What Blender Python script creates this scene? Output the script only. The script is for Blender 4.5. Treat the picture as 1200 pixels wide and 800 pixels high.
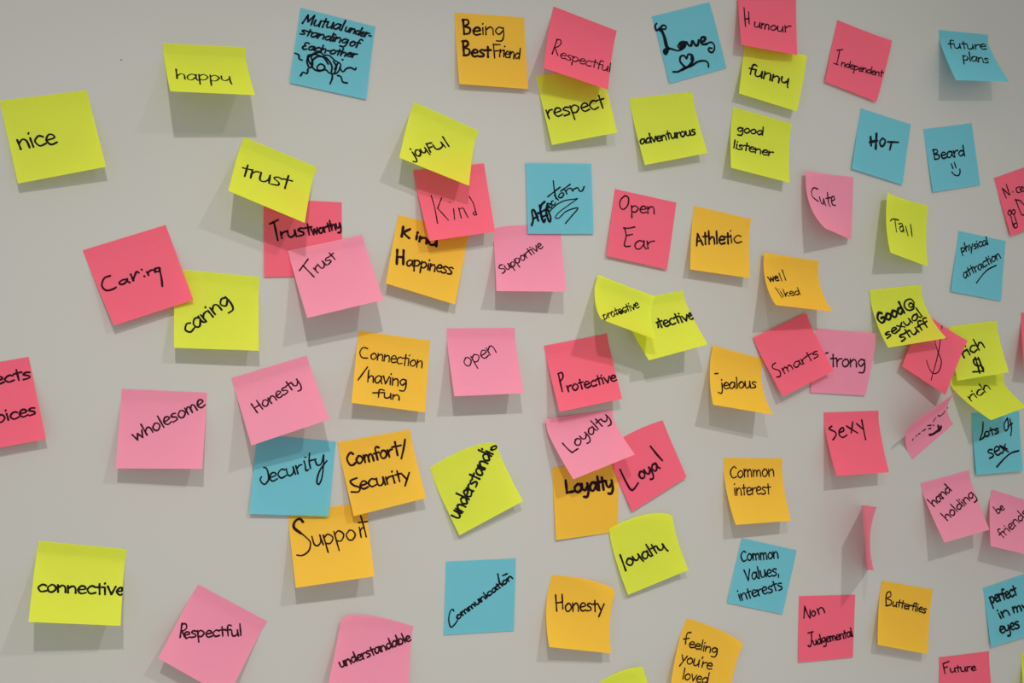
import bpy, math, random
import numpy as np

# ------------------------------------------------------------------ clear
for o in list(bpy.data.objects):
    bpy.data.objects.remove(o, do_unlink=True)
scene = bpy.context.scene
COL = scene.collection
random.seed(7)
MM = 0.001
EYE = 1.5                       # camera height above the floor

# ------------------------------------------------------------------ camera
# wall coordinates (millimetres): x to the right, y down, l = distance off the wall
FPX, YAW, PITCH, DIST = 1201.44, 0.327869, -0.016342, 1022.99
cy, sy, cp, sp = math.cos(YAW), math.sin(YAW), math.cos(PITCH), math.sin(PITCH)
CAM = np.array([[1, 0, 0], [0, cp, -sp], [0, sp, cp]]) @ np.array([[cy, 0, -sy], [0, 1, 0], [sy, 0, cy]])

def world(p):                   # wall coords -> metres, wall face in the plane y = 0
    p = np.asarray(p, float)
    return np.stack([p[..., 0], -p[..., 2], -p[..., 1] + EYE / MM], -1) * MM

cam_data = bpy.data.cameras.new('camera')
cam = bpy.data.objects.new('camera', cam_data)
COL.objects.link(cam)
cam_data.sensor_width = 36.0
cam_data.lens = 36.0 * FPX / 1200.0
cam_data.clip_start = 0.01
from mathutils import Matrix
def axis(v): return (v[0], v[2], -v[1])
r_, d_, f_ = axis(CAM[0]), axis(CAM[1]), axis(CAM[2])
m = Matrix.Identity(4)
for i in range(3):
    m[i][0] = r_[i]; m[i][1] = -d_[i]; m[i][2] = -f_[i]
m[0][3], m[1][3], m[2][3] = 0.0, -DIST * MM, EYE
cam.matrix_world = m
scene.camera = cam

# ------------------------------------------------------------------ world, lamps, exposure
w = bpy.data.worlds.new('room_light')
scene.world = w
w.use_nodes = True
bg = w.node_tree.nodes['Background']
bg.inputs[0].default_value = (0.985, 1.0, 0.955, 1)
bg.inputs[1].default_value = 0.72
scene.view_settings.view_transform = 'Standard'
scene.view_settings.look = 'None'
scene.view_settings.gamma = 1.0
scene.view_settings.use_curve_mapping = False
scene.view_settings.exposure = 0.0

def ceiling_spot(x, y, l, power, color, aim, cone):
    """a small ceiling spotlight; its place follows from the two shadows each note throws"""
    ld = bpy.data.lights.new('ceiling_spot', 'SPOT')
    ld.energy = power; ld.color = color; ld.shadow_soft_size = 0.03
    ld.spot_size = math.radians(cone); ld.spot_blend = 1.0
    o = bpy.data.objects.new('ceiling_spot', ld)
    COL.objects.link(o)
    p = world((x, y, l)); t = world((aim[0], aim[1], 0))
    from mathutils import Vector
    o.location = Vector(p)
    o.rotation_euler = (Vector(t) - Vector(p)).to_track_quat('-Z', 'Y').to_euler()
ceiling_spot(851, -1065, 1358, 51.3, (1, .94, .90), (531, 411), 57.6)
ceiling_spot(-116, -1329, 1691, 97.3, (1, .94, .90), (47, 461), 46)

# ------------------------------------------------------------------ materials
def mat(name): 
    m = bpy.data.materials.new(name); m.use_nodes = True
    nt = m.node_tree; nt.nodes.clear()
    return m, nt, nt.nodes, nt.links

def wall_material():
    m, nt, N, L = mat('matt_wall_paint')
    out = N.new('ShaderNodeOutputMaterial'); b = N.new('ShaderNodeBsdfPrincipled')
    tc = N.new('ShaderNodeTexCoord')
    big = N.new('ShaderNodeTexNoise'); big.inputs['Scale'].default_value = 3.0; big.inputs['Detail'].default_value = 2
    ramp = N.new('ShaderNodeMix'); ramp.data_type = 'RGBA'
    ramp.inputs[6].default_value = (.374, .366, .345, 1); ramp.inputs[7].default_value = (.391, .383, .361, 1)
    fine = N.new('ShaderNodeTexNoise'); fine.inputs['Scale'].default_value = 260; fine.inputs['Detail'].default_value = 3
    bump = N.new('ShaderNodeBump'); bump.inputs['Strength'].default_value = .04; bump.inputs['Distance'].default_value = .0006
    L.new(tc.outputs['Object'], big.inputs['Vector']); L.new(tc.outputs['Object'], fine.inputs['Vector'])
    L.new(big.outputs['Fac'], ramp.inputs[0]); L.new(ramp.outputs[2], b.inputs['Base Color'])
    L.new(fine.outputs['Fac'], bump.inputs['Height']); L.new(bump.outputs['Normal'], b.inputs['Normal'])
    b.inputs['Roughness'].default_value = .55; b.inputs['Specular IOR Level'].default_value = .25
    L.new(b.outputs[0], out.inputs[0])
    return m

def paper_material(name, col, trans):
    m, nt, N, L = mat(name)
    out = N.new('ShaderNodeOutputMaterial'); b = N.new('ShaderNodeBsdfPrincipled')
    tr = N.new('ShaderNodeBsdfTranslucent'); mx = N.new('ShaderNodeMixShader')
    tc = N.new('ShaderNodeTexCoord'); ns = N.new('ShaderNodeTexNoise')
    ns.inputs['Scale'].default_value = 900; ns.inputs['Detail'].default_value = 4
    mix = N.new('ShaderNodeMix'); mix.data_type = 'RGBA'
    mix.inputs[6].default_value = tuple(c * .95 for c in col) + (1,)
    mix.inputs[7].default_value = tuple(min(1, c * 1.05) for c in col) + (1,)
    bump = N.new('ShaderNodeBump'); bump.inputs['Strength'].default_value = .08; bump.inputs['Distance'].default_value = .0002
    L.new(tc.outputs['Object'], ns.inputs['Vector']); L.new(ns.outputs['Fac'], mix.inputs[0])
    L.new(mix.outputs[2], b.inputs['Base Color']); L.new(ns.outputs['Fac'], bump.inputs['Height'])
    L.new(bump.outputs['Normal'], b.inputs['Normal'])
    tr.inputs['Color'].default_value = trans + (1,)
    b.inputs['Roughness'].default_value = .62; b.inputs['Specular IOR Level'].default_value = .22
    mx.inputs[0].default_value = .62
    L.new(b.outputs[0], mx.inputs[1]); L.new(tr.outputs[0], mx.inputs[2]); L.new(mx.outputs[0], out.inputs[0])
    return m

def ink_material(name, col):
    m, nt, N, L = mat(name)
    out = N.new('ShaderNodeOutputMaterial'); b = N.new('ShaderNodeBsdfPrincipled')
    ns = N.new('ShaderNodeTexNoise'); ns.inputs['Scale'].default_value = 700
    mix = N.new('ShaderNodeMix'); mix.data_type = 'RGBA'
    mix.inputs[6].default_value = col + (1,); mix.inputs[7].default_value = tuple(c * 1.3 for c in col) + (1,)
    L.new(ns.outputs['Fac'], mix.inputs[0]); L.new(mix.outputs[2], b.inputs['Base Color'])
    b.inputs['Roughness'].default_value = .8; b.inputs['Specular IOR Level'].default_value = .08
    L.new(b.outputs[0], out.inputs[0])
    return m

#PALETTE
PAPER = {
    'lime': paper_material('lime_yellow_paper', (.760, .810, .105), (.93, .97, .16)),
    'rose': paper_material('deep_pink_paper', (.975, .240, .370), (.99, .20, .22)),
    'pink': paper_material('light_pink_paper', (.900, .445, .630), (.99, .46, .52)),
    'gold': paper_material('golden_orange_paper', (.920, .680, .085), (.98, .70, .10)),
    'blue': paper_material('turquoise_paper', (.270, .690, .750), (.30, .74, .86)),
}
INK = {
    'lime': ink_material('black_marker_on_lime', (.006, .006, .005)),
    'rose': ink_material('black_marker_on_rose', (.022, .002, .006)),
    'pink': ink_material('black_marker_on_pink', (.026, .004, .009)),
    'gold': ink_material('black_marker_on_gold', (.016, .004, .004)),
    'blue': ink_material('black_marker_on_blue', (.004, .006, .011)),
}

def link_mesh(name, verts, faces, material, parent=None, smooth=True):
    me = bpy.data.meshes.new(name)
    me.from_pydata([tuple(v) for v in verts], [], faces)
    if smooth:
        me.polygons.foreach_set('use_smooth', [True] * len(me.polygons))
    me.materials.append(material); me.update()
    o = bpy.data.objects.new(name, me); COL.objects.link(o)
    if parent is not None: o.parent = parent
    return o

# ------------------------------------------------------------------ the wall
def box(x0, x1, y0, y1, z0, z1):
    v = [(x, y, z) for x in (x0, x1) for y in (y0, y1) for z in (z0, z1)]
    f = [(0, 1, 3, 2), (4, 6, 7, 5), (0, 4, 5, 1), (2, 3, 7, 6), (0, 2, 6, 4), (1, 5, 7, 3)]
    return v, f
v, f = box(-2.2, 3.2, 0.0, 0.12, 0.0, 2.95)
wall = link_mesh('wall_back', v, f, wall_material(), smooth=False)
wall['kind'] = 'structure'

# ------------------------------------------------------------------ note surfaces
def on_ray(px, lift):
    """the point at `lift` mm off the wall that stands where the photograph shows it"""
    d = np.array([(px[0] - 600) / FPX, (px[1] - 400) / FPX, 1.0])
    X = d * (DIST - lift) / (d @ CAM[:, 2])
    return np.array([X @ CAM[:, 0], X @ CAM[:, 1], lift])

def project(P):
    q = np.stack([P[..., 0], P[..., 1], DIST - P[..., 2]], -1) @ CAM.T
    return np.stack([600 + FPX * q[..., 0] / q[..., 2], 400 + FPX * q[..., 1] / q[..., 2]], -1)

def unit(v): return v / (np.linalg.norm(v, axis=-1, keepdims=True) + 1e-12)

class Sheet:
    def __init__(s, quad, lift, base=.35, bump=None, bow=0.0, curl=.22, strip=9.0):
        s.curl, s.strip = curl, strip
        TL, TR, BR, BL = quad
        lt, rt, rb, lb = lift
        s.T0, s.T1 = on_ray(TL, lt + base), on_ray(TR, rt + base)
        s.B1, s.B0 = on_ray(BR, rb + base), on_ray(BL, lb + base)
        s.base, s.lt, s.rt, s.bump, s.bow = base, lt, rt, bump, bow
        u = s.T1 - s.T0; u[2] = 0; u = unit(u)
        s.t = np.array([-u[1], u[0], 0.0])          # down the sheet, in the wall plane
    def __call__(s, a, v):
        a = np.asarray(a, float)[..., None]; v = np.asarray(v, float)[..., None]
        T = s.T0 * (1 - a) + s.T1 * a
        if s.lt or s.rt:                            # only the loose corners leave the wall
            T = T.copy(); T[..., 2:] = s.base + s.lt * np.clip(1 - a, 0, 1.5) ** 3 + s.rt * np.clip(a, 0, 1.5) ** 3
        if s.bump:
            amp, pk = s.bump
            p = 1.0 if pk >= .5 else pk / (1 - pk); q = 1.0 if pk <= .5 else (1 - pk) / pk
            ac = np.clip(a, 0, 1); nrm = pk ** p * (1 - pk) ** q
            T = T - s.t * amp * (ac ** p * (1 - ac) ** q) / nrm
        B = s.B0 * (1 - a) + s.B1 * a
        # the glued strip lies flat, then the sheet bends away from the wall
        k = np.clip(np.maximum(s.B0[2], s.B1[2]) / 8.0, 0, 1)
        Q = T + s.t * s.strip
        c = B - Q; n = np.linalg.norm(c, axis=-1, keepdims=True); cu = c / n
        e = unit(2 * (cu @ s.t)[..., None] * cu - s.t)
        e = unit(s.curl * e + (1 - s.curl) * cu)
        P1 = Q + s.t * n * (.07 + .28 * s.curl); P2 = B - e * n * .33
        v0 = .13 * s.strip / 9.0 + 1e-4
        w = np.clip((v - v0) / (1 - v0), 0, 2)
        P = (1 - w) ** 3 * Q + 3 * (1 - w) ** 2 * w * P1 + 3 * (1 - w) * w * w * P2 + w ** 3 * B
        P = np.where(v < v0, T + (Q - T) * (v / v0), P)
        if s.bow: P = P + np.array([0, 0, 1.0]) * (s.bow * 4 * a * (1 - a) * v * v)
        P[..., 2] = np.maximum(P[..., 2], s.base * .8)
        return P
    def normal(s, a, v):
        h = .004
        du = s(a + h, v) - s(a - h, v); dv = s(a, v + h) - s(a, v - h)
        return unit(np.cross(du, dv))
    def find(s, px):
        """(a, v) of the sheet points seen at the pixels px"""
        px = np.asarray(px, float)
        g = np.linspace(0, 1, 21); A, V = np.meshgrid(g, g)
        Q = project(s(A, V)).reshape(-1, 2)
        i = np.argmin(((px[:, None, :] - Q[None]) ** 2).sum(-1), 1)
        a, v = A.ravel()[i].copy(), V.ravel()[i].copy()
        for _ in range(7):
            r = project(s(a, v)) - px; h = 1e-3
            ja = (project(s(a + h, v)) - project(s(a - h, v))) / (2 * h)
            jv = (project(s(a, v + h)) - project(s(a, v - h))) / (2 * h)
            det = ja[:, 0] * jv[:, 1] - ja[:, 1] * jv[:, 0]
            det = np.where(np.abs(det) < 1e-3, 1e-3, det)
            da = (r[:, 0] * jv[:, 1] - r[:, 1] * jv[:, 0]) / det
            dv = (ja[:, 0] * r[:, 1] - ja[:, 1] * r[:, 0]) / det
            a = np.clip(a - np.clip(da, -.2, .2), -.02, 1.02); v = np.clip(v - np.clip(dv, -.2, .2), -.02, 1.02)
        return np.clip(a, .006, .994), np.clip(v, .006, .994)

def build_sheet(S, colour, G=16, thick=.13):
    g = np.linspace(0, 1, G + 1)
    A, V = np.meshgrid(g, np.concatenate([[0, .065, .13, .16], np.linspace(.2, 1, G - 3)]))
    P = S(A, V); n = S.normal(A, V)
    front = world(P).reshape(-1, 3); back = world(P - n * thick).reshape(-1, 3)
    K = G + 1; faces = []
    for j in range(G):
        for i in range(G):
            q = (j * K + i, (j + 1) * K + i, (j + 1) * K + i + 1, j * K + i + 1)
            faces.append(q); faces.append(tuple(K * K + t for t in reversed(q)))
    rim = [i for i in range(K)] + [j * K + G for j in range(1, K)] + [G * K + i for i in range(G - 1, -1, -1)] + [j * K for j in range(G - 1, 0, -1)]
    off = 2 * K * K                                  # the cut edges keep vertices of their own, so they shade crisp
    verts = list(front) + list(back) + [front[r] for r in rim] + [back[r] for r in rim]
    R = len(rim)
    for k in range(R):
        k2 = (k + 1) % R
        faces.append((off + k, off + k2, off + R + k2, off + R + k))
    verts = np.array(verts)
    org = world((S.T0 + S.T1) / 2)
    o = link_mesh('sticky_note', verts - org, faces, PAPER[colour])
    o.location = org
    return o, org

# ------------------------------------------------------------------ handwriting
# single-stroke letters: x-height 1, baseline 0; (advance, strokes)
GL = {
 'a': (.92, [[(.72,.8),(.4,1),(.06,.6),(.12,.1),(.4,.02),(.72,.55)],[(.74,.98),(.74,.3),(.88,0)]]),
 'b': (.85, [[(.04,1.75),(.1,0)],[(.08,.5),(.4,.95),(.74,.55),(.5,.02),(.08,.08)]]),
 'c': (.80, [[(.7,.85),(.4,1),(.05,.55),(.28,.02),(.74,.15)]]),
 'd': (.92, [[(.7,.75),(.4,.95),(.05,.5),(.3,.02),(.7,.4)],[(.74,1.75),(.78,0)]]),
 'e': (.80, [[(.08,.5),(.66,.62),(.58,.95),(.3,.98),(.05,.5),(.28,.02),(.74,.15)]]),
 'f': (.62, [[(.66,1.5),(.42,1.65),(.24,1.3),(.26,0)],[(0,.85),(.56,.92)]]),
 'F': (.75, [[(.08,1.6),(.12,0)],[(.05,1.55),(.7,1.5)],[(.1,.8),(.55,.82)]]),
 'g': (.92, [[(.7,.85),(.35,1),(.05,.55),(.35,.12),(.7,.55)],[(.72,.95),(.78,0),(.62,-.65),(.15,-.68)]]),
 'h': (.86, [[(.04,1.75),(.1,0)],[(.1,.5),(.4,.95),(.66,.75),(.72,0)]]),
 'i': (.32, [[(.1,.95),(.14,0)],[(.08,1.42),(.11,1.5)]]),
 'j': (.5,  [[(.3,.95),(.32,-.3),(.1,-.7),(-.22,-.5)],[(.26,1.42),(.3,1.5)]]),
 'k': (.76, [[(.05,1.7),(.1,0)],[(.6,.95),(.12,.45),(.12,.45),(.66,0)]]),
 'l': (.32, [[(.08,1.75),(.14,0)]]),
 'm': (1.2, [[(.04,1),(.08,0)],[(.08,.6),(.3,.95),(.48,.75),(.52,0)],[(.52,.6),(.76,.95),(.96,.75),(1.02,0)]]),
 'n': (.86, [[(.04,1),(.08,0)],[(.08,.6),(.4,.97),(.66,.75),(.72,0)]]),
 'o': (.86, [[(.4,1),(.06,.62),(.15,.1),(.45,.02),(.74,.45),(.6,.9),(.34,1)]]),
 'p': (.88, [[(.04,1),(.12,-.75)],[(.06,.7),(.4,1),(.74,.6),(.45,.08),(.1,.15)]]),
 'r': (.62, [[(.04,1),(.1,0)],[(.1,.6),(.3,.9),(.58,.95)]]),
 's': (.72, [[(.62,.9),(.32,1),(.1,.75),(.5,.42),(.5,.1),(.04,0)]]),
 't': (.62, [[(.25,1.5),(.3,0)],[(0,.98),(.6,1.04)]]),
 'u': (.90, [[(.05,1),(.1,.2),(.35,.02),(.64,.35),(.68,1)],[(.68,1),(.78,0)]]),
 'v': (.76, [[(.02,1),(.36,0)],[(.36,0),(.7,1)]]),
 'w': (1.15,[[(0,1),(.25,0)],[(.25,0),(.5,.85)],[(.5,.85),(.78,0)],[(.78,0),(1.02,1)]]),
 'x': (.78, [[(.02,.95),(.7,0)],[(.66,1),(.04,.02)]]),
 'y': (.82, [[(.02,1),(.36,.15)],[(.72,1),(.4,.15),(.1,-.72)]]),
 '4': (.92, [[(.04,1),(.08,.45),(.35,.25),(.66,.6)],[(.68,1),(.74,.2),(.84,-.25)]]),     # y written like a u
 '5': (.92, [[(.04,1),(.1,.4),(.38,.2),(.66,.6)],[(.7,1),(.74,0),(.5,-.65),(.15,-.6)]]),  # y with a hooked tail
 'A': (1.0, [[(.02,0),(.35,1.6)],[(.35,1.6),(.82,0)],[(.12,.6),(.7,.6)]]),
 'B': (.95, [[(.08,1.6),(.12,0)],[(0,1.55),(.5,1.55),(.6,1.15),(.15,.85),(.15,.85),(.72,.6),(.62,.08),(.08,.02)]]),
 'C': (1.0, [[(.85,1.35),(.55,1.6),(.08,.95),(.25,.1),(.6,0),(.88,.2)]]),
 'E': (.9, [[(.7,1.4),(.4,1.6),(.12,1.3),(.3,.9),(.45,.85),(.3,.85),(.06,.4),(.3,0),(.75,.15)]]),
 'G': (1.05,[[(.85,1.35),(.5,1.6),(.06,.9),(.3,.05),(.8,.2),(.85,.7),(.5,.7)]]),
 'H': (1.0, [[(.08,1.6),(.12,0)],[(.75,1.6),(.8,0)],[(.1,.8),(.78,.82)]]),
 'J': (.8,  [[(.6,1.6),(.62,.4),(.35,0),(.05,.15)],[(.2,1.6),(.85,1.55)]]),
 'K': (1.0, [[(.06,1.6),(.12,0)],[(.75,1.5),(.15,.7),(.15,.7),(.85,0)]]),
 'L': (.85, [[(.08,1.6),(.12,0)],[(.12,0),(.75,.08)]]),
 'M': (1.3, [[(.02,0),(.2,1.5)],[(.2,1.5),(.55,.4)],[(.55,.4),(.95,1.6)],[(.95,1.6),(1.1,0)]]),
 'N': (1.1, [[(.06,0),(.12,1.6)],[(.12,1.6),(.75,0)],[(.75,0),(.82,1.5)]]),
 'O': (1.1, [[(.5,1.6),(.08,1),(.15,.15),(.5,0),(.92,.7),(.75,1.45),(.42,1.6)]]),
 'P': (.85, [[(.06,1.6),(.12,0)],[(.04,1.5),(.45,1.6),(.65,1.2),(.45,.8),(.1,.75)]]),
 'R': (.95, [[(.06,1.6),(.12,0)],[(.04,1.5),(.45,1.6),(.62,1.2),(.4,.85),(.12,.75),(.12,.75),(.8,0)]]),
 'S': (.9,  [[(.78,1.4),(.5,1.6),(.12,1.3),(.3,.9),(.68,.6),(.6,.1),(.08,.05)]]),
 'T': (.9,  [[(.0,1.5),(.85,1.58)],[(.42,1.55),(.46,0)]]),
 'V': (.95, [[(.02,1.6),(.4,0)],[(.4,0),(.82,1.6)]]),
 '-': (.5,  [[(.05,.5),(.42,.52)]]), '/': (.7, [[(.6,1.8),(.02,-.1)]]), ',': (.3, [[(.12,.15),(.04,-.25)]]),
 "'": (.25, [[(.1,1.6),(.08,1.3)]]), '!': (.3, [[(.1,1.7),(.12,.5)],[(.12,.1),(.13,.02)]]), ' ': (.5, []), '.': (.25, [[(.1,.05),(.14,.0)]]),
}

def catmull(pts, step):
    p = np.asarray(pts, float)
    if len(p) == 1: p = np.array([p[0], p[0] + (.4, .2)])
    if len(p) == 2:
        n = max(2, int(np.linalg.norm(p[1] - p[0]) / step) + 1)
        t = np.linspace(0, 1, n)[:, None]
        return p[0] * (1 - t) + p[1] * t
    out = []
    for i in range(len(p) - 1):
        p0 = p[i - 1] if i else p[0]; p1, p2 = p[i], p[i + 1]; p3 = p[i + 2] if i + 2 < len(p) else p[-1]
        n = int(np.linalg.norm(p2 - p1) / step) + 1
        t = np.linspace(0, 1, n, endpoint=False)[:, None]
        out.append(.5 * ((2 * p1) + (-p0 + p2) * t + (2 * p0 - 5 * p1 + 4 * p2 - p3) * t ** 2 + (-p0 + 3 * p1 - 3 * p2 + p3) * t ** 3))
    out.append(p[-1:])
    return np.concatenate(out)

def word_strokes(text, start, end, h, slant=0.0):
    """lay the letters of a word along a baseline (photo pixels)"""
    start, end = np.array(start, float), np.array(end, float)
    total = sum(GL[c][0] for c in text) - .12
    d = (end - start); Ln = np.linalg.norm(d); d = d / Ln; sx = Ln / total
    up = np.array([d[1], -d[0]]) + slant * d
    out, x = [], 0.0
    for c in text:
        adv, st = GL[c]
        jy, jh = random.uniform(-.05, .05), random.uniform(.93, 1.07)
        for s in st:
            out.append([start + d * ((x + p[0]) * sx) + up * ((p[1] * jh + jy) * h) for p in s])
        x += adv
    return out

def ribbons(S, strokes, lw, org, colour, parent, name='handwriting'):
    """pen strokes (pixels) -> thin ink ribbons lying on the sheet"""
    lines = [catmull(s, .9) for s in strokes]
    allp = np.concatenate(lines)
    a, v = S.find(allp)
    P = S(a, v); n = S.normal(a, v)
    P = P + n * .10
    verts, faces, k = [], [], 0
    for ln in lines:
        m = len(ln); p = P[k:k + m]; nn = n[k:k + m]; k += m
        keep = [0] + [i for i in range(1, m) if np.linalg.norm(p[i] - p[i - 1]) > .02]
        p, nn = p[keep], nn[keep]; m = len(p)
        dist = (DIST - p[:, 2].mean()) / float(((np.array([p[:, 0].mean(), p[:, 1].mean(), DIST - p[:, 2].mean()]) @ CAM[2])) / 1.0)
        depth = float(np.array([p[:, 0].mean(), p[:, 1].mean(), DIST - p[:, 2].mean()]) @ CAM[2])
        r = lw * .66 * depth / FPX
        if m < 2:
            t = np.array([[1.0, 0, 0]])
        else:
            t = unit(np.gradient(p, axis=0))
        s = unit(np.cross(nn, t))
        wv = np.full(m, r); 
        if m > 5: wv = wv * (1 + .12 * np.sin(np.linspace(0, 7, m) + random.random() * 6))
        b = len(verts)
        for i in range(m):
            verts.append(p[i] + s[i] * wv[i]); verts.append(p[i] - s[i] * wv[i])
        for i in range(m - 1):
            faces.append((b + 2 * i, b + 2 * i + 1, b + 2 * i + 3, b + 2 * i + 2))
        for e, sg in ((0, -1), (m - 1, 1)):          # round pen ends
            c = len(verts)
            for q in range(7):
                an = math.pi * q / 6 - math.pi / 2
                verts.append(p[e] + sg * t[e] * wv[e] * math.cos(an) + s[e] * wv[e] * math.sin(an))
            faces.append(tuple(range(c, c + 7)))
    V = world(np.array(verts)) - org
    o = link_mesh(name, V, faces, INK[colour], parent, smooth=False)
    return o

NOTES = []
def note(key, colour, quad, lift, label, ink=(), base=.35, bump=None, bow=0.0, curl=.22, strip=9.0, group=None):
    """quad: the four corners as the photograph shows them (strip edge first, clockwise);
    lift: how far each corner stands off the wall, in mm, read from its shadows"""
    S = Sheet(quad, lift, base, bump, bow, curl, strip)
    o, org = build_sheet(S, colour)
    o['label'] = label; o['category'] = 'sticky note'
    if group: o['group'] = group
    for part in ink:
        (x0, y0, sc), lw, items = part[:3]
        nm = part[3] if len(part) > 3 else 'handwriting'
        T = lambda p: (x0 + p[0] * sc, y0 + p[1] * sc)
        rows, loose = [], []                         # one part per written line
        for it in items:
            if isinstance(it[0], str):
                txt, a, b, h = it[:4]; sl = it[4] if len(it) > 4 else 0.0
                st = word_strokes(txt, T(a), T(b), h * sc, sl)
                a_, b_ = np.array(T(a)), np.array(T(b))
                for row in rows:
                    u = unit(row[2] - row[1]); w_ = a_ - row[1]
                    if abs(u[0] * w_[1] - u[1] * w_[0]) < 1.0 * h * sc:
                        row[0] += st; row[2] = b_; break
                else: rows.append([st, a_, b_])
            else:
                loose.append([T(p) for p in it])
        if not rows: rows.append([[], None, None])
        cen = [np.mean([p for s_ in r[0] for p in s_], 0) if r[0] else np.zeros(2) for r in rows]
        for s_ in loose:
            c_ = np.mean(s_, 0)
            i_ = int(np.argmin([min([np.linalg.norm(c_ - np.array(p)) for q in r[0] for p in q] or [0]) for r in rows]))
            rows[i_][0].append(s_)
        for r in rows:
            ribbons(S, r[0], lw * sc, org, colour, o, nm)
    NOTES.append((key, S))

note('nice','lime',((-.5,118),(102,105.5),(124.3,195.3),(20.8,215)),(0,0,15,10),
 'lime yellow sticky note reading nice, at the upper left edge',
 [((0,90,.1625),11,[('nice',(142,522),(408,480),74,-.16)])])
note('happu','lime',((191.5,50.5),(287.7,55.5),(299,111.3),(199.7,106.8)),(0,0,45,48),
 'lime sticky note reading happy, its lower half standing far off the wall',
 [((150,20,.1675),9,[('happ4',(335,432),(722,457),40,-.1)])])
note('trust','lime',((286,160.4),(371.9,196.1),(357.2,260.9),(267.6,223.4)),(0,0,41,43),
 'tilted lime sticky note reading trust, over the corner of a deep pink one',
 [((250,140,.1675),11,[('trust',(190,388),(520,487),60,.05)])])
note('mutual','blue',((352.3,9),(440,31.2),(429.2,116.5),(339.5,96.8)),(0,0,1.5,1.5),
 'turquoise sticky note reading mutual understanding of each-other, with a scribbled brain drawing',
 [((320,0,.15),11,[('Mutual',(228,182),(535,238),46,.3),('under-',(555,242),(755,298),34,.25)]),
  ((320,0,.15),11,[('standing',(208,266),(575,345),36,.3),('of',(592,355),(660,375),42,.2)]),
  ((320,0,.15),11,[('Each-other',(222,380),(640,452),33,.3)]),
  ((320,0,.15),11,[[(280,430),(265,480),(285,530),(310,500),(300,440),(340,415),(370,410),(400,430),(440,435),(480,470),(525,500),(520,540),(490,575),(440,570),(410,545),(360,555),(320,540),(300,500),(320,460),(360,440),(410,450),(440,480),(460,520),(455,560)],
   [(270,440),(310,425),(350,430),(400,455),(430,500)],[(290,500),(275,450),(330,410)],[(470,480),(495,520),(480,570)],[(505,495),(480,540)],
   [(345,520),(370,500),(400,515),(400,540),(370,550),(345,540),(345,520)],[(460,575),(462,610),(445,655)],[(170,415),(200,430),(205,460),(228,470)],
   [(215,592),(235,565),(265,575),(272,540)],[(520,530),(545,560),(575,535),(610,530),(640,545),(648,530)],[(505,590),(530,600),(545,640),(580,648)],[(540,465),(546,467)]],'drawing')])
note('trustworthy','rose',((309,232.3),(400.6,237),(402,323),(309.6,324.4)),(0,0,1.2,1.5),
 'deep pink sticky note reading trustworthy, half covered by a lime and a light pink one',
 [((300,220,.2),9,[[(80,212),(130,188)],[(105,200),(128,308)],('rust',(145,295),(325,275),42),('worth5',(330,276),(500,238),32)])])
note('trustp','pink',((337.4,293.6),(425,275),(449.6,351),(360,372.4)),(0,0,37,33),
 'light pink sticky note reading trust, lapping over a deep pink note',
 [((300,220,.2),7,[[(255,485),(305,418)],[(275,455),(340,522)],('rust',(358,500),(470,412),36)])],base=2.2)
note('caringp','rose',((96.9,293.1),(194,263.5),(226.6,351.3),(133.4,381.3)),(0,0,10,10),
 'deep pink sticky note reading caring, tilted, left of the lime caring note',
 [((80,250,.1875),9.5,[[(262,390),(225,405),(210,450),(235,480),(275,475),(298,462)],('a',(318,447),(378,432),27),[(390,380),(408,420)],[(405,420),(425,366),(442,372)],
  [(458,350),(460,352)],[(475,392),(477,394)],('n',(497,388),(545,368),24),[(540,345),(570,340),(566,362),(545,360),(545,345)],[(570,345),(582,400),(588,455)]])])
note('caring','lime',((205.7,315),(304.3,324.4),(303.5,410.8),(204,407.3)),(0,0,19,18),
 'lime sticky note with caring written uphill, its top left corner under a deep pink note',
 [((180,300,.1625),11,[('caring',(248,565),(560,340),64)])])
note('joyful','lime',((485.3,119.3),(561,153.2),(549.8,217.6),(468,184.7)),(0,0,31,30),
 'tilted lime sticky note reading joyful, above the deep pink kind note',
 [((450,110,.15),12,[('jo4',(228,502),(350,462),50,-.2),('F',(355,458),(395,445),45,-.1),('ul',(400,442),(512,407),48,-.2)])])
note('being','gold',((532.8,14.7),(614.2,20.3),(619,104.3),(538.3,98.3)),(0,0,6,7),
 'golden orange sticky note reading being best friend, near the top',
 [((520,0,.15),13,[('B',(150,265),(215,262),72),('e',(225,270),(282,272),60)]),((520,0,.15),9,[('ing',(295,272),(470,275),60)]),
  ((520,0,.15),14,[('B',(150,437),(210,434),68),('est',(215,440),(360,445),55)]),((520,0,.15),9,[('F',(388,455),(440,452),68),('riend',(432,440),(590,462),52)])],curl=0.5)
note('respectful','rose',((648.8,7.5),(722.8,36),(712.6,105),(637.3,79.5)),(0,0,26,30),
 'deep pink sticky note reading respectful, at the top centre over a lime one',
 [((620,0,.15),8,[('R',(172,420),(228,435),82,.1),('espectful',(238,452),(632,562),42)])],curl=0.4)
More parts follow.
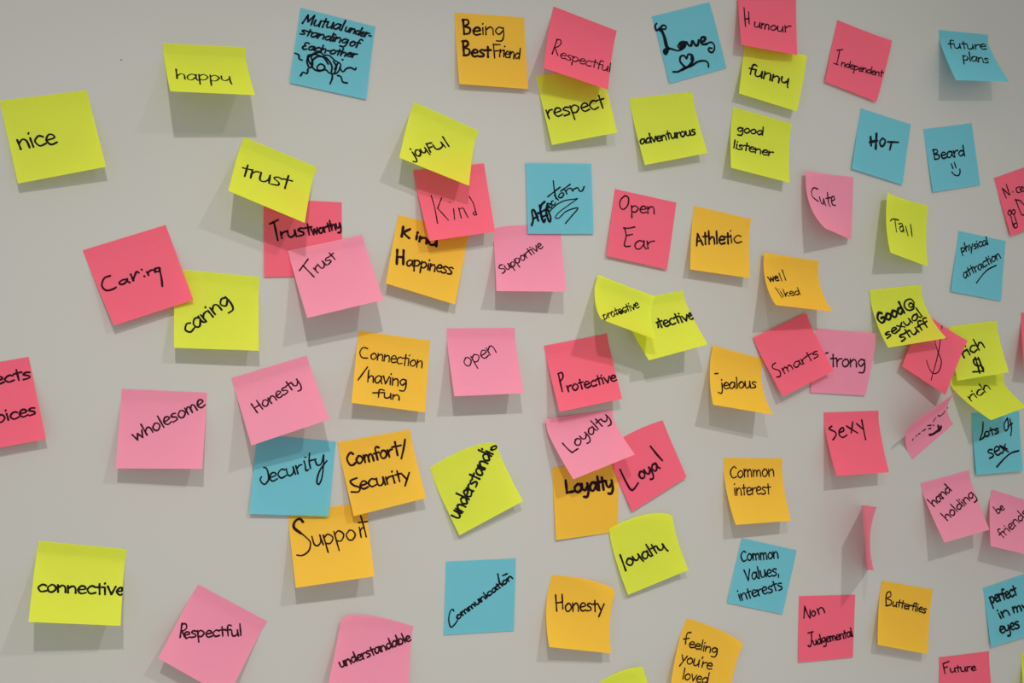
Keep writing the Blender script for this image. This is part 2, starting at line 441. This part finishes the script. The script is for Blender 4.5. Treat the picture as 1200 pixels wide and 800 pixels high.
note('love','blue',((763.7,19.5),(831.4,2.5),(851.4,79.5),(784.7,97.9)),(0,0,.8,.8),
 'turquoise sticky note with a curly hand-lettered love and a heart',
 [((740,0,.1375),13,[[(215,200),(200,225),(212,258),(240,242),(270,215),(295,228),(285,250),(255,245),(240,262)],[(310,410),(350,420),(390,432),(420,425),(440,410)],
   [(395,395),(420,360),(460,360),(455,400),(420,420),(395,395)],[(640,375),(680,360),(705,385),(705,425),(685,447),(660,435),(660,410),(685,412)]]),
  ((740,0,.1375),24,[[(252,250),(278,310),(300,395),(318,415)],[(305,415),(282,435),(292,458),(306,436)],[(420,372),(425,408)],[(445,370),(440,400)]]),
  ((740,0,.1375),17,[[(470,360),(490,388),(510,385),(515,352)],[(525,350),(545,385),(565,382),(572,342)],[(590,362),(622,345),(628,320),(600,320),(590,350),(605,378),(640,375)]]),
  ((740,0,.1375),15,[[(460,575),(415,525),(420,482),(450,475),(470,500),(482,465),(515,470),(525,510),(495,555),(465,580)],[(355,612),(400,610),(450,580),(510,560),(570,525),(630,520),(655,545),(655,570)],[(430,600),(480,570),(530,545)],[(510,480),(512,520)]],'drawing')])
note('funny','lime',((873,48),(945.4,64.8),(934,130.4),(866.1,109.4)),(0,6,11,12),
 'lime sticky note reading funny, tucked under a deep pink note near the top',
 [((850,0,.175),10,[('funn4',(150,492),(418,572),44)])],curl=0.5)
note('humour','rose',((865,-25),(933,-14),(934.5,64.4),(868.9,52.5)),(0,0,12,14),
 'deep pink sticky note reading humour, cut by the top edge',
 [((850,0,.175),7.5,[[(125,52),(135,178)],[(156,80),(159,160)],[(130,130),(160,122)],('umou',(190,182),(385,212),34),('r',(395,214),(432,215),42)])],base=1.2,curl=0.6)
note('indep','rose',((981.2,23.2),(1045.5,47.5),(1027.3,119.2),(966.8,95.5)),(0,4,3,3),
 'deep pink sticky note reading independent, near the top right',
 [((950,10,.15),7.5,[[(205,327),(250,320)],[(228,325),(205,430)],[(180,427),(215,440)],('ndependent',(235,450),(556,535),32)])],curl=0.4)
note('futureplans','blue',((1100.6,35),(1157.8,40.6),(1182.8,95.6),(1120.6,93.8)),(0,0,30,31),
 'turquoise sticky note reading future plans, peeling off at the top right',
 [((1080,20,.125),11,[('future',(255,292),(605,305),46,-.15),('plans',(388,405),(628,432),46,-.2)])])
note('respect','lime',((628.3,88.8),(706,79.3),(723.5,155.2),(646.8,169.8)),(0,0,17,9),
 'lime sticky note reading respect, tucked under a deep pink note',
 [((610,70,.15),11,[('respect',(215,462),(660,372),66,-.08)])])
note('kindhap','gold',((466.8,251.7),(549.5,272),(533.4,356.7),(452.2,331.8)),(0,0,12,13.7),
 'golden orange sticky note reading kind happiness, half under the deep pink kind note',
 [((440,240,.1625),15,[('K',(180,225),(245,240),46),('i',(282,245),(300,250),35),('nu',(310,262),(438,300),38)]),
  ((440,240,.1625),15,[('H',(145,428),(205,432),62)]),((440,240,.1625),10,[('ap',(222,436),(318,448),46),('piness',(322,455),(548,505),48)])])
note('kind','rose',((484.6,199.5),(567.2,191.3),(580.3,271.2),(503.3,282.3)),(0,0,17,19),
 'deep pink sticky note reading kind, below the tilted joyful note',
 [((470,180,.15),7,[[(235,328),(262,420),(285,545)],[(317,345),(285,428)],[(285,425),(370,520)],[(410,430),(418,512)],[(378,378),(380,380)],[(450,425),(470,502)],[(456,432),(484,425),(500,455),(523,498)],
   [(533,335),(565,390),(582,450),(590,478)],[(580,452),(562,465),(575,480),(590,470)]])],base=1.0)
note('affection','blue',((616.2,190.7),(692.8,191.7),(695.8,273.8),(618.8,273.8)),(0,0,.8,.8),
 'flat turquoise sticky note reading affection, with zigzag underlines',
 [((600,180,.1375),15,[[(168,610),(180,560),(170,492),(190,485),(225,572)],[(180,555),(218,535)],[(278,410),(250,440),(242,500),(268,582),(282,560)],[(220,510),(300,470)],[(302,425),(292,500),(318,580),(330,548),(308,480)],[(235,440),(255,560)],[(255,540),(300,520)]]),
  ((600,180,.1375),10,[('ec',(322,472),(372,425),38),('io',(385,400),(450,352),36),('n',(462,345),(520,318),38),[(352,232),(358,290),(375,385)],[(305,367),(410,285)],[(525,305),(560,290),(575,318),(600,315),(615,280)],[(415,320),(495,262)]]),
  ((600,180,.1375),8,[[(320,492),(380,435),(450,400),(530,388),(556,384),(480,440),(400,500),(370,545),(400,548),(450,500),(500,475),(562,465),(510,530),(455,595)]],'drawing')],base=1.6)
note('adv','lime',((737.5,115.6),(811,107.4),(829.3,179.2),(755.8,193.3)),(0,0,13,10),
 'lime sticky note reading adventurous, below the curly love note',
 [((720,95,.1375),12,[('adventurous',(222,540),(692,455),44)])],curl=0.5)
note('listener','lime',((859.5,125.3),(927.6,144.6),(925.3,214),(856.8,196.4)),(0,0,13,15),
 'lime sticky note reading good listener, below the funny note',
 [((840,115,.1375),11,[('good',(172,285),(390,315),40),('listener',(135,422),(468,497),40)])],curl=0.6)
note('openear','rose',((720.6,221.3),(792.7,237.3),(781.8,315.8),(711,299.7)),(0,0,3,4),
 'deep pink sticky note reading open ear, right of the affection note',
 [((700,210,.15),9,[[(215,128),(180,165),(178,215),(205,235),(238,200),(243,145),(215,128)],('pen',(262,262),(445,268),55),[(205,380),(245,382),(292,372)],[(212,380),(225,440),(212,518),(258,522)],[(225,440),(275,430)],('ar',(290,545),(438,540),62)])])
note('supportive','pink',((577.7,269.5),(656.8,266),(663.5,341.7),(581.8,340.8)),(0,0,29,24),
 'light pink sticky note reading supportive, partly under the affection note',
 [((560,255,.15),8.5,[('Supportive',(190,440),(508,232),40)])],bump=(4,.35),curl=0.4)
note('athletic','gold',((813.7,241),(880.3,256.4),(879,325.8),(808.8,315.5)),(0,0,13,12),
 'golden orange sticky note reading athletic, right of the open ear note',
 [((790,230,.1375),14,[('A',(190,418),(248,410),66),('thlet',(245,405),(475,405),62)]),((790,230,.1375),10,[('ic',(478,400),(570,395),66)])],curl=0.6)
note('hot','blue',((1008.8,126.8),(1067.5,145.7),(1057.7,216.5),(998.3,197.5)),(0,0,2,2.5),
 'turquoise sticky note reading hot in capitals, at the right',
 [((980,110,.15),16,[[(268,335),(272,402)],[(314,312),(308,428)],[(260,378),(320,365)]]),((980,110,.15),13,[[(362,345),(340,375),(350,408),(372,400),(382,365),(362,345)],[(400,375),(485,378)],[(432,378),(418,437)]])])
note('beard','blue',((1082,151.3),(1138.8,144.4),(1148.8,216.6),(1093.4,224.9)),(0,0,1,2),
 'turquoise sticky note reading beard, with a small smiling face',
 [((1070,130,.1375),11,[('Beard',(178,415),(440,380),54)]),((1070,130,.1375),10,[[(325,450),(340,490)],[(352,438),(366,485)],[(330,520),(355,545),(385,550),(400,525),(398,495)]],'drawing')])
note('nicepink','rose',((1164.8,208.6),(1217,190),(1237,258),(1184.7,276.3)),(0,0,2,3),
 'deep pink sticky note cut by the right edge, below the beard note',
 [((1140,180,.1375),9,[[(250,295),(285,378)],[(252,295),(312,352)],[(285,262),(315,350)],[(340,325),(342,327)],[(398,282),(370,295),(378,328),(402,330)],('e',(408,328),(440,318),42),[(365,390),(412,512),(440,520)],[(360,395),(400,400),(440,440)],
   [(315,480),(298,505),(315,525),(330,500),(315,480)],[(345,475),(332,500),(350,518),(362,490),(345,475)],[(325,535),(345,620)],[(352,525),(378,600)],[(348,600),(375,592),(378,625),(355,632),(350,608)]])])
note('cute','pink',((944.4,200),(1000,207.3),(997.4,280.6),(967.4,267.5)),(7,0,7,36),
 'light pink sticky note reading cute, with its lower left corner curled up',
 [((930,185,.1375),10,[[(205,265),(170,255),(152,290),(165,335),(210,370)],[(220,335),(235,382),(252,392),(256,350)],[(254,350),(273,405)],[(288,295),(298,385),(310,412)],[(275,345),(330,335)],[(325,368),(348,352),(340,325),(322,345),(330,395),(355,405)]])],curl=1)
note('tall','lime',((1040.6,225.3),(1088,241.1),(1087.4,312.2),(1043.7,295.9)),(12,0,10,32),
 'narrow looking lime sticky note reading tall, its left side off the wall',
 [((1020,215,.1375),10,[[(170,318),(190,302),(240,312)],[(208,305),(222,412)],[(240,345),(268,342),(280,385),(285,415)],[(272,362),(248,378),(262,410),(284,392)],[(300,365),(320,445)],[(342,348),(355,450)]])],curl=0.8)
note('physical','blue',((1123.4,270.3),(1178.7,282.3),(1173.3,352.4),(1114.4,341.1)),(0,0,1.5,2),
 'turquoise sticky note reading physical attraction, underlined, near the right edge',
 [((1100,260,.1375),9.5,[('physical',(195,262),(422,192),40,.1),('attraction',(218,482),(528,305),44,.15),[(322,520),(370,455),(420,405),(490,370)]])])
note('wellliked','gold',((895.6,295.6),(959.6,305.6),(976.3,365),(909.4,357.3)),(5,0,27,39),
 'golden orange sticky note reading well liked, peeling above the smarts note',
 [((880,280,.125),13,[('we',(172,402),(262,392),44,-.2)]),((880,280,.125),10,[[(262,320),(290,392)],[(292,290),(326,385)],[(230,458),(290,548)],[(262,470),(264,472)],[(275,492),(308,540)],('ked',(320,540),(462,520),42,-.2)])],curl=0.75)
note('protback','lime',((728,354),(800.6,340.1),(829.5,403.4),(760.4,422.1)),(0,0,38,30),
 'lime sticky note with the ending tective showing, behind another lime note',
 [((680,310,.1625),11,[[(548,418),(562,432),(562,455)],('tectiv',(572,458),(780,402),44,-.1),('e',(785,402),(822,392),48)])])
note('protfront','lime',((701.1,321.7),(767.4,347),(771,398.6),(705.2,374.2)),(3,3,46,48),
 'lime sticky note reading protective in small letters, in front of another lime note',
 [((690,315,.1125),12,[('protective',(160,530),(525,405),54),[(280,475),(400,425)]])],base=1.5,curl=0.5)
note('connection','gold',((420.6,387.3),(504.6,399),(498.3,483),(412,471.8)),(0,0,13,20),
 'golden orange sticky note reading connection having fun, left of the light pink open note',
 [((400,375,.15),8.5,[[(205,222),(170,215),(145,250),(160,290),(205,297)],('onnection',(225,302),(628,375),52)]),((400,375,.15),9.5,[[(205,365),(130,468)],('having',(200,478),(505,520),55)]),
  ((400,375,.15),9.5,[[(335,548),(298,545),(290,602)],[(245,568),(330,566)],('un',(328,605),(452,625),40)])])
note('open','pink',((523.5,384.6),(603.3,384),(614.3,460.5),(532.5,464.2)),(0,0,27,26),
 'light pink sticky note reading open, in the middle of the wall',
 [((510,370,.15),8,[('open',(240,402),(478,284),66)])])
note('jealous','gold',((835.6,404.6),(894.8,420.4),(906.4,485.8),(835.9,474)),(2,0,34,30),
 'golden orange sticky note reading jealous, left of the deep pink smarts note',
 [((815,395,.1375),11,[('jealous',(208,440),(515,430),55),[(165,311),(190,308)]])],curl=0.7)
note('trong','pink',((956.3,384.3),(1026.8,390.3),(1014,463.3),(949.5,459.6)),(0,5,2,1.5),
 'light pink sticky note with the ending trong showing, partly under the smarts note',
 [((870,355,.15),10,[('trong',(688,495),(958,502),62),[(650,392),(668,388)]])])
note('smarts','rose',((883,395.2),(945,366.7),(976.8,434.5),(917.7,464.8)),(0,0,9,10),
 'deep pink sticky note reading smarts, tilted between the jealous note and a light pink one',
 [((870,355,.15),8.5,[[(258,468),(235,485),(240,510),(290,530),(295,570),(268,578)],('marts',(325,552),(600,415),44)])],base=2.2)
note('richbot','lime',((1113,440),(1176,438),(1203,476.4),(1161.3,492.1)),(0,2,40,38),
 'lime sticky note reading rich, folded out beneath another lime note',
 [((1100,360,.175),8.5,[('rich',(215,632),(345,545),36)])])
note('richtop','lime',((1111.4,382.8),(1167.7,375.4),(1182.3,436.1),(1122,446)),(0,0,24,8),
 'lime sticky note reading rich with a dollar sign, right of a deep pink note',
 [((1100,360,.175),10,[('rich',(165,338),(308,268),44),[(272,348),(235,350),(245,385),(290,395),(295,425),(230,432)],[(245,335),(275,440)],[(265,335),(300,430)]])],base=1.0)
note('dollar','rose',((1083,365.5),(1134,399),(1108,462.5),(1057,429)),(0,9,16,8),
 'deep pink sticky note with a thin dollar sign, under the corner of a lime one',
 [((1050,370,.125),8,[[(360,205),(372,270),(395,340),(425,430),(400,520),(350,540),(310,490),(285,415)],[(430,95),(430,120)],[(455,203),(470,213)],[(418,190),(398,340),(330,600)]])],base=1.8)
note('good','lime',((1019.1,339.7),(1079.1,333.5),(1109.1,396),(1040.9,407.2)),(0,0,22,24),
 'lime sticky note with three written lines, over the corner of the dollar sign note',
 [((1000,320,.1875),13,[('Good',(165,318),(318,245),40)]),((1000,320,.1875),9,[[(345,198),(358,186),(375,200),(362,215),(348,205)],[(378,192),(376,222),(345,232),(320,210),(325,175),(358,162),(380,185)],('sexual',(208,408),(432,268),34)]),
  ((1000,320,.1875),10,[('stuff',(300,428),(472,330),36)])],base=1.0,curl=0.7)
note('face','pink',((1117,497),(1069.3,538.3),(1073,494),(1125.3,456.3)),(0,0,42,36),
 'light pink sticky note stuck by its lower edge, leaning out with a scrawled face',
 [((1050,445,.125),12,[[(155,564),(160,552)],[(188,528),(195,522)],[(210,508),(225,500)],[(248,480),(262,472),(278,460)],[(296,428),(330,425)],[(308,456),(325,455)],[(348,425),(352,427)],[(352,388),(360,368),(372,356)],[(395,330),(410,340),(440,318),(457,292)],[(487,254),(490,257)]]),
  ((1050,445,.125),20,[[(315,515),(345,508),(380,485),(410,465),(422,438)],[(395,430),(400,450)]],'drawing')],curl=0.75)
note('protective','rose',((637.6,405),(711.3,390.8),(729.2,467.1),(655.8,482.3)),(0,0,14,19),
 'deep pink sticky note reading protective, above the light pink loyalty note',
 [((620,375,.1625),10,[[(210,385),(225,450),(240,515)],[(208,388),(235,378),(245,410),(222,445)],('rotective',(280,518),(630,438),44)])],base=.6)
note('lots','blue',((1138.6,483.6),(1194.3,481.3),(1199,551.4),(1144.5,556)),(0,0,4,4),
 'turquoise sticky note reading lots of sex, underlined, at the right edge',
 [((1120,460,.1375),11,[[(232,248),(228,330),(205,402)],[(205,402),(235,385),(250,360)],('ots',(248,378),(370,342),42),[(440,215),(412,270),(425,325),(450,290),(440,215)],[(460,222),(475,300),(468,365)],[(445,285),(482,262)]]),
  ((1120,460,.1375),12,[('sex',(285,560),(445,505),70),[(375,450),(440,480)],[(350,632),(410,565),(470,515),(535,495)]])])
note('ects','rose',((-66,435),(33.6,418),(53.9,514.1),(-46,533)),(0,0,11,10),
 'deep pink sticky note cut by the left edge, only word endings showing',
 [((0,400,.175),10,[('ects',(-35,290),(205,245),46),('oices',(-20,545),(240,485),48)])])
note('wholesome','pink',((142.8,455.4),(242.7,459.8),(237,549.2),(135.4,548.6)),(0,0,22.6,17.3),
 'light pink sticky note reading wholesome, at the left',
 [((120,440,.1625),9.5,[('wholesome',(238,472),(742,220),54)])])
note('security','blue',((302,508.5),(394.1,517.2),(385.2,604.8),(292.7,602)),(0,0,4,5),
 'turquoise sticky note reading security, under the light pink honesty note',
 [((280,500,.1375),11,[[(212,345),(235,355),(250,400),(250,455),(215,490),(182,455),(192,425)],('ecur',(262,468),(540,388),70,.1),[(555,292),(565,330),(572,372),(592,365)],[(565,258),(567,260)],[(602,225),(598,290),(610,355)],[(600,290),(655,275)],
   [(650,288),(668,325),(700,315),(722,240)],[(722,240),(720,330),(705,440),(680,490),(664,460),(690,370),(750,288)]])])
note('honestyp','pink',((271,442.7),(359.5,416.4),(386.4,491.1),(294.6,521.7)),(0,0,40,33),
 'light pink sticky note reading honesty, tilted above a turquoise note',
 [((260,405,.1625),9,[('Honest5',(248,485),(570,278),46)])])
note('support','gold',((337.5,599.5),(429,588.6),(439,675),(346.5,688.6)),(0,0,26.5,22.5),
 'golden orange sticky note reading support, below the turquoise security note',
 [((320,580,.1625),15,[[(215,192),(190,170),(155,195),(152,235),(200,275)]]),((320,580,.1625),9,[[(200,272),(255,320),(270,350),(258,400),(215,433),(172,432)],('uppo',(292,372),(600,318),76,-.05),[(622,232),(635,305)],[(628,260),(640,238),(652,236)],[(632,150),(655,230),(672,300)],[(615,198),(680,190)]])])
note('comfort','gold',((396,518),(480.6,503),(499.2,583.4),(414.6,604.6)),(0,0,15,12),
 'golden orange sticky note reading comfort and security, right of the turquoise note',
 [((385,490,.1625),12,[('Comfor',(140,345),(465,272),54),('t',(465,270),(520,262),66),[(552,152),(540,225),(525,290)]]),((385,490,.1625),11,[[(205,430),(158,452),(180,482),(225,500),(215,530),(165,530)],('ecurity',(230,512),(590,440),54)])],base=.8)
note('under','lime',((504,547.9),(582,519.5),(613,586.9),(538.5,627)),(0,0,13,7),
 'lime sticky note with understanding written steeply uphill',
 [((490,505,.175),11,[('understandi',(272,592),(500,150),52)]),((490,505,.175),9,[[(485,125),(500,128)],[(492,108),(520,98),(522,115),(500,125),(488,112)]])],bump=(6,.6),curl=0.4)
note('loyaltyo','gold',((647,547.6),(724,540),(724.1,622.6),(651.9,632.6)),(0,0,.6,3),
 'golden orange sticky note reading loyalty in bold, under a light pink one',
 [((630,470,.2125),12,[('Lo',(155,505),(245,498),42),('5alt5',(245,500),(418,480),44)])])
note('loyal','rose',((709,525.7),(776.6,492.3),(804.7,558.8),(740.9,599.2)),(0,0,4,3),
 'deep pink sticky note reading loyal, right of the light pink loyalty note',
 [((630,470,.2125),9,[[(455,376),(485,440),(520,490),(555,450)],('o5a',(570,432),(672,372),38),[(622,248),(655,290),(688,327)]])],bump=(3,.5))
note('loyaltyp','pink',((639.6,491.3),(717.6,479.6),(744.1,532.3),(672,561.4)),(5,0,33,27),
 'light pink sticky note reading loyalty, overlapping an orange and a deep pink note',
 [((630,470,.2125),7,[[(138,232),(165,262),(190,283)],[(190,283),(222,262)],('o5alt5',(218,252),(402,98),34)])],base=.6)
note('connective','lime',((45.6,633.5),(148.8,643.4),(141.3,733),(33.4,728.4)),(0,0,31,38),
 'lime sticky note reading connective, at the lower left',
 [((10,620,.1875),10,[('connective',(182,388),(722,412),46)])])
note('respectp','pink',((232.6,684.6),(313.3,727.7),(267,817),(185.4,771)),(0,0,18,20),
 'light pink sticky note reading respectful, turned diamond-wise at the lower left',
 [((170,670,.1625),9.5,[('R',(245,468),(300,478),62),('espectful',(278,475),(695,458),46)])])
note('understandable','pink',((399.4,726.9),(484.4,733.8),(478,826),(382,815)),(4,0,15,17),
 'light pink sticky note reading understandable, cut by the bottom edge',
 [((370,700,.125),13,[('understandable',(235,658),(892,400),52)])],bump=(7,.3))
note('communication','blue',((522.5,657.7),(604.6,654),(602.3,738.7),(520.3,743.8)),(0,0,.8,.8),
 'flat turquoise sticky note with communication written uphill, bottom centre',
 [((500,640,.15),9,[[(212,505),(205,492),(185,505),(172,570),(188,630),(220,608),(242,575)]]),((500,640,.15),11,[('ommunication',(242,570),(672,250),28),[(555,215),(570,290)],[(595,228),(630,213)]])])
note('honestyo','gold',((646.9,673.4),(721.1,692.8),(716.4,765.4),(643.8,757.8)),(0,9,14,20),
 'golden orange sticky note reading honesty, its top right corner bent',
 [((630,665,.16875),9,[[(125,188),(133,300)],[(170,185),(175,285)],[(128,245),(172,238)],('onesty',(190,302),(460,302),54)])],bump=(4.5,.65),curl=0.8)
note('loyaltu','lime',((713.8,619.3),(788.2,604.6),(806.8,667.6),(736,696.8)),(0,5,10,5),
 'lime sticky note reading loyalty, tilted at the lower centre',
 [((700,590,.15),12,[[(178,400),(222,522)],('o4alt4',(240,490),(540,355),54,-.08)])],bump=(7,.6),curl=0.5,base=2.0)
note('feeling','gold',((805,724.2),(870.8,754.7),(851,829),(786,803)),(0,6,10,12),
 'golden orange sticky note with feeling you are loved, cut by the bottom edge',
 [((690,710,.16667),8,[[(718,185),(690,195),(680,265)],[(665,232),(705,225)],('eeling',(700,288),(900,335),40)]),((690,710,.16667),8,[("you're",(642,388),(858,448),44)]),((690,710,.16667),8,[('loved',(655,508),(832,548),44)])],bump=(3.5,.6),curl=0.5)
note('yellowbot','lime',((694,806),(753,781),(778,850),(712,872)),(0,6,14,12),
 'lime sticky note of which only the top shows at the bottom edge',[],bump=(4,.5))
note('commoni','gold',((848.4,536),(916.9,536.8),(927.2,609.8),(862.3,614.8)),(0,0,19.5,20.8),
 'golden orange sticky note reading common interest, right of centre',
 [((800,480,.2),6.5,[('Common',(278,398),(535,388),42),('interest',(302,500),(512,492),42)])],curl=0.6)
note('commonv','blue',((868.9,630),(933.7,644.4),(916.9,719.3),(852.3,706.1)),(0,0,1.2,1.2),
 'turquoise sticky note reading common values, interests, below an orange note',
 [((840,525,.2625),5.5,[('Common',(108,505),(274,490),30),('Values,',(128,590),(278,566),30),('interests',(102,682),(294,628),30)])])
note('sexy','rose',((965.4,483.1),(1029.5,481),(1041.9,553.2),(980.5,557.3)),(0,0,19.5,21.8),
 'deep pink sticky note with one word of four letters at its top, right of centre',
 [((950,470,.1375),12,[[(180,212),(158,235),(208,262),(215,292),(190,328)],[(245,268),(282,250),(272,225),(245,250),(245,290),(275,308),(308,288)],[(305,210),(350,240),(400,270)],[(358,175),(352,225),(345,270)],[(390,190),(445,237)],[(435,160),(450,240),(468,325)]])],curl=0.35)
note('edge','pink',((1016,668),(1010,592),(1027.5,594),(1024,668)),(0,0,58,55),
 'blank pink sticky note seen edge-on, standing out from the wall above a deep pink note',[],bow=-9,curl=0,strip=.05)
note('nonj','rose',((936.5,698.3),(1002.2,696.5),(999.5,770),(935.8,776)),(0,0,1.2,1.2),
 'deep pink sticky note reading non judgemental, near the bottom right',
 [((920,680,.15),9.5,[[(147,292),(153,205)],[(152,202),(180,270),(195,292)],[(196,292),(195,230)],('o',(208,280),(240,275),38),('n',(262,268),(312,252),50)]),((920,680,.15),9.5,[[(180,410),(218,400)],[(206,403),(206,480),(196,515),(180,508)],('udgemental',(222,505),(530,435),38)])])
note('butter','gold',((1033.7,679.9),(1093.5,690.6),(1087.3,766.3),(1028.8,755.3)),(0,0,12,13),
 'golden orange sticky note reading butterflies, near the bottom right',
 [((1010,670,.1375),9.5,[[(208,290),(205,225),(215,178),(242,170),(245,205),(215,225),(250,245),(245,278),(205,288)],('utterflies',(258,288),(542,350),40)])],curl=0.6)
note('be','pink',((1162.4,573.3),(1216,590),(1218,653),(1161,639.5)),(0,0,25,23.6),
 'light pink sticky note reading be friends, cut by the right edge',
 [((1060,540,.1625),8,[('be',(670,382),(722,348),34),('friends',(705,560),(895,385),40)])])
note('hand','pink',((1079.5,566),(1135.6,551),(1159.5,620.4),(1107,635.6)),(0,0,28,28.5),
 'light pink sticky note reading hand holding, lapping the note at its right',
 [((1060,540,.1625),8.5,[('hand',(212,332),(338,212),40),('holding',(305,432),(510,252),40)])],base=.6)
note('perfect','blue',((1151.9,688.9),(1207,670),(1218,741),(1161.5,758)),(0,0,3,3),
 'turquoise sticky note reading perfect in my eyes, cut by the right edge',
 [((1130,660,.175),10.5,[('perfect',(180,268),(355,212),44),('in',(238,372),(305,345),40),('my',(330,332),(430,305),38),('e5es',(245,472),(372,432),44)])])
note('future','rose',((1100.4,770),(1159.1,762.8),(1165,835),(1102,843)),(0,0,3,3),
 'deep pink sticky note reading future, cut by the bottom edge',
 [((1050,740,.125),11,[[(440,300),(460,392)],[(440,300),(495,278)],[(450,338),(482,328)],('uture',(508,382),(748,362),40)])])
note('pinkright','rose',((1197,366),(1250,371),(1262,436),(1200,431)),(0,0,22,22),
 'deep pink sticky note of which a sliver shows at the right edge',[])
note('yellowright','lime',((1196.5,766),(1250,756),(1258,826),(1202,838)),(0,0,22,22),
 'lime sticky note of which a sliver shows at the lower right edge',[])

# ------------------------------------------------------------------ small marks on the wall
def speck(px, r, label):
    c = on_ray(px, .05); vs, fs = [], []
    for i in range(10):
        a = 2 * math.pi * i / 10; q = r * (1 + .25 * math.sin(3 * a))
        vs.append(world(c + np.array([q * math.cos(a), .7 * q * math.sin(a), 0])))
    for i in range(10):
        a = 2 * math.pi * i / 10; q = r * .6
        vs.append(world(c + np.array([q * math.cos(a), .7 * q * math.sin(a), .25])))
    org = world(c)
    fs = [(i, (i + 1) % 10, 10 + (i + 1) % 10, 10 + i) for i in range(10)] + [tuple(range(10, 20))]
    o = link_mesh('pen_mark', [v_ - org for v_ in vs], fs, INK_GREY); o.location = org
    o['label'] = label; o['category'] = 'mark'
INK_GREY = ink_material('grey_pencil_speck', (.09, .085, .08))
speck((142, 70.2), .8, 'tiny dark speck on the bare wall left of the happy note')
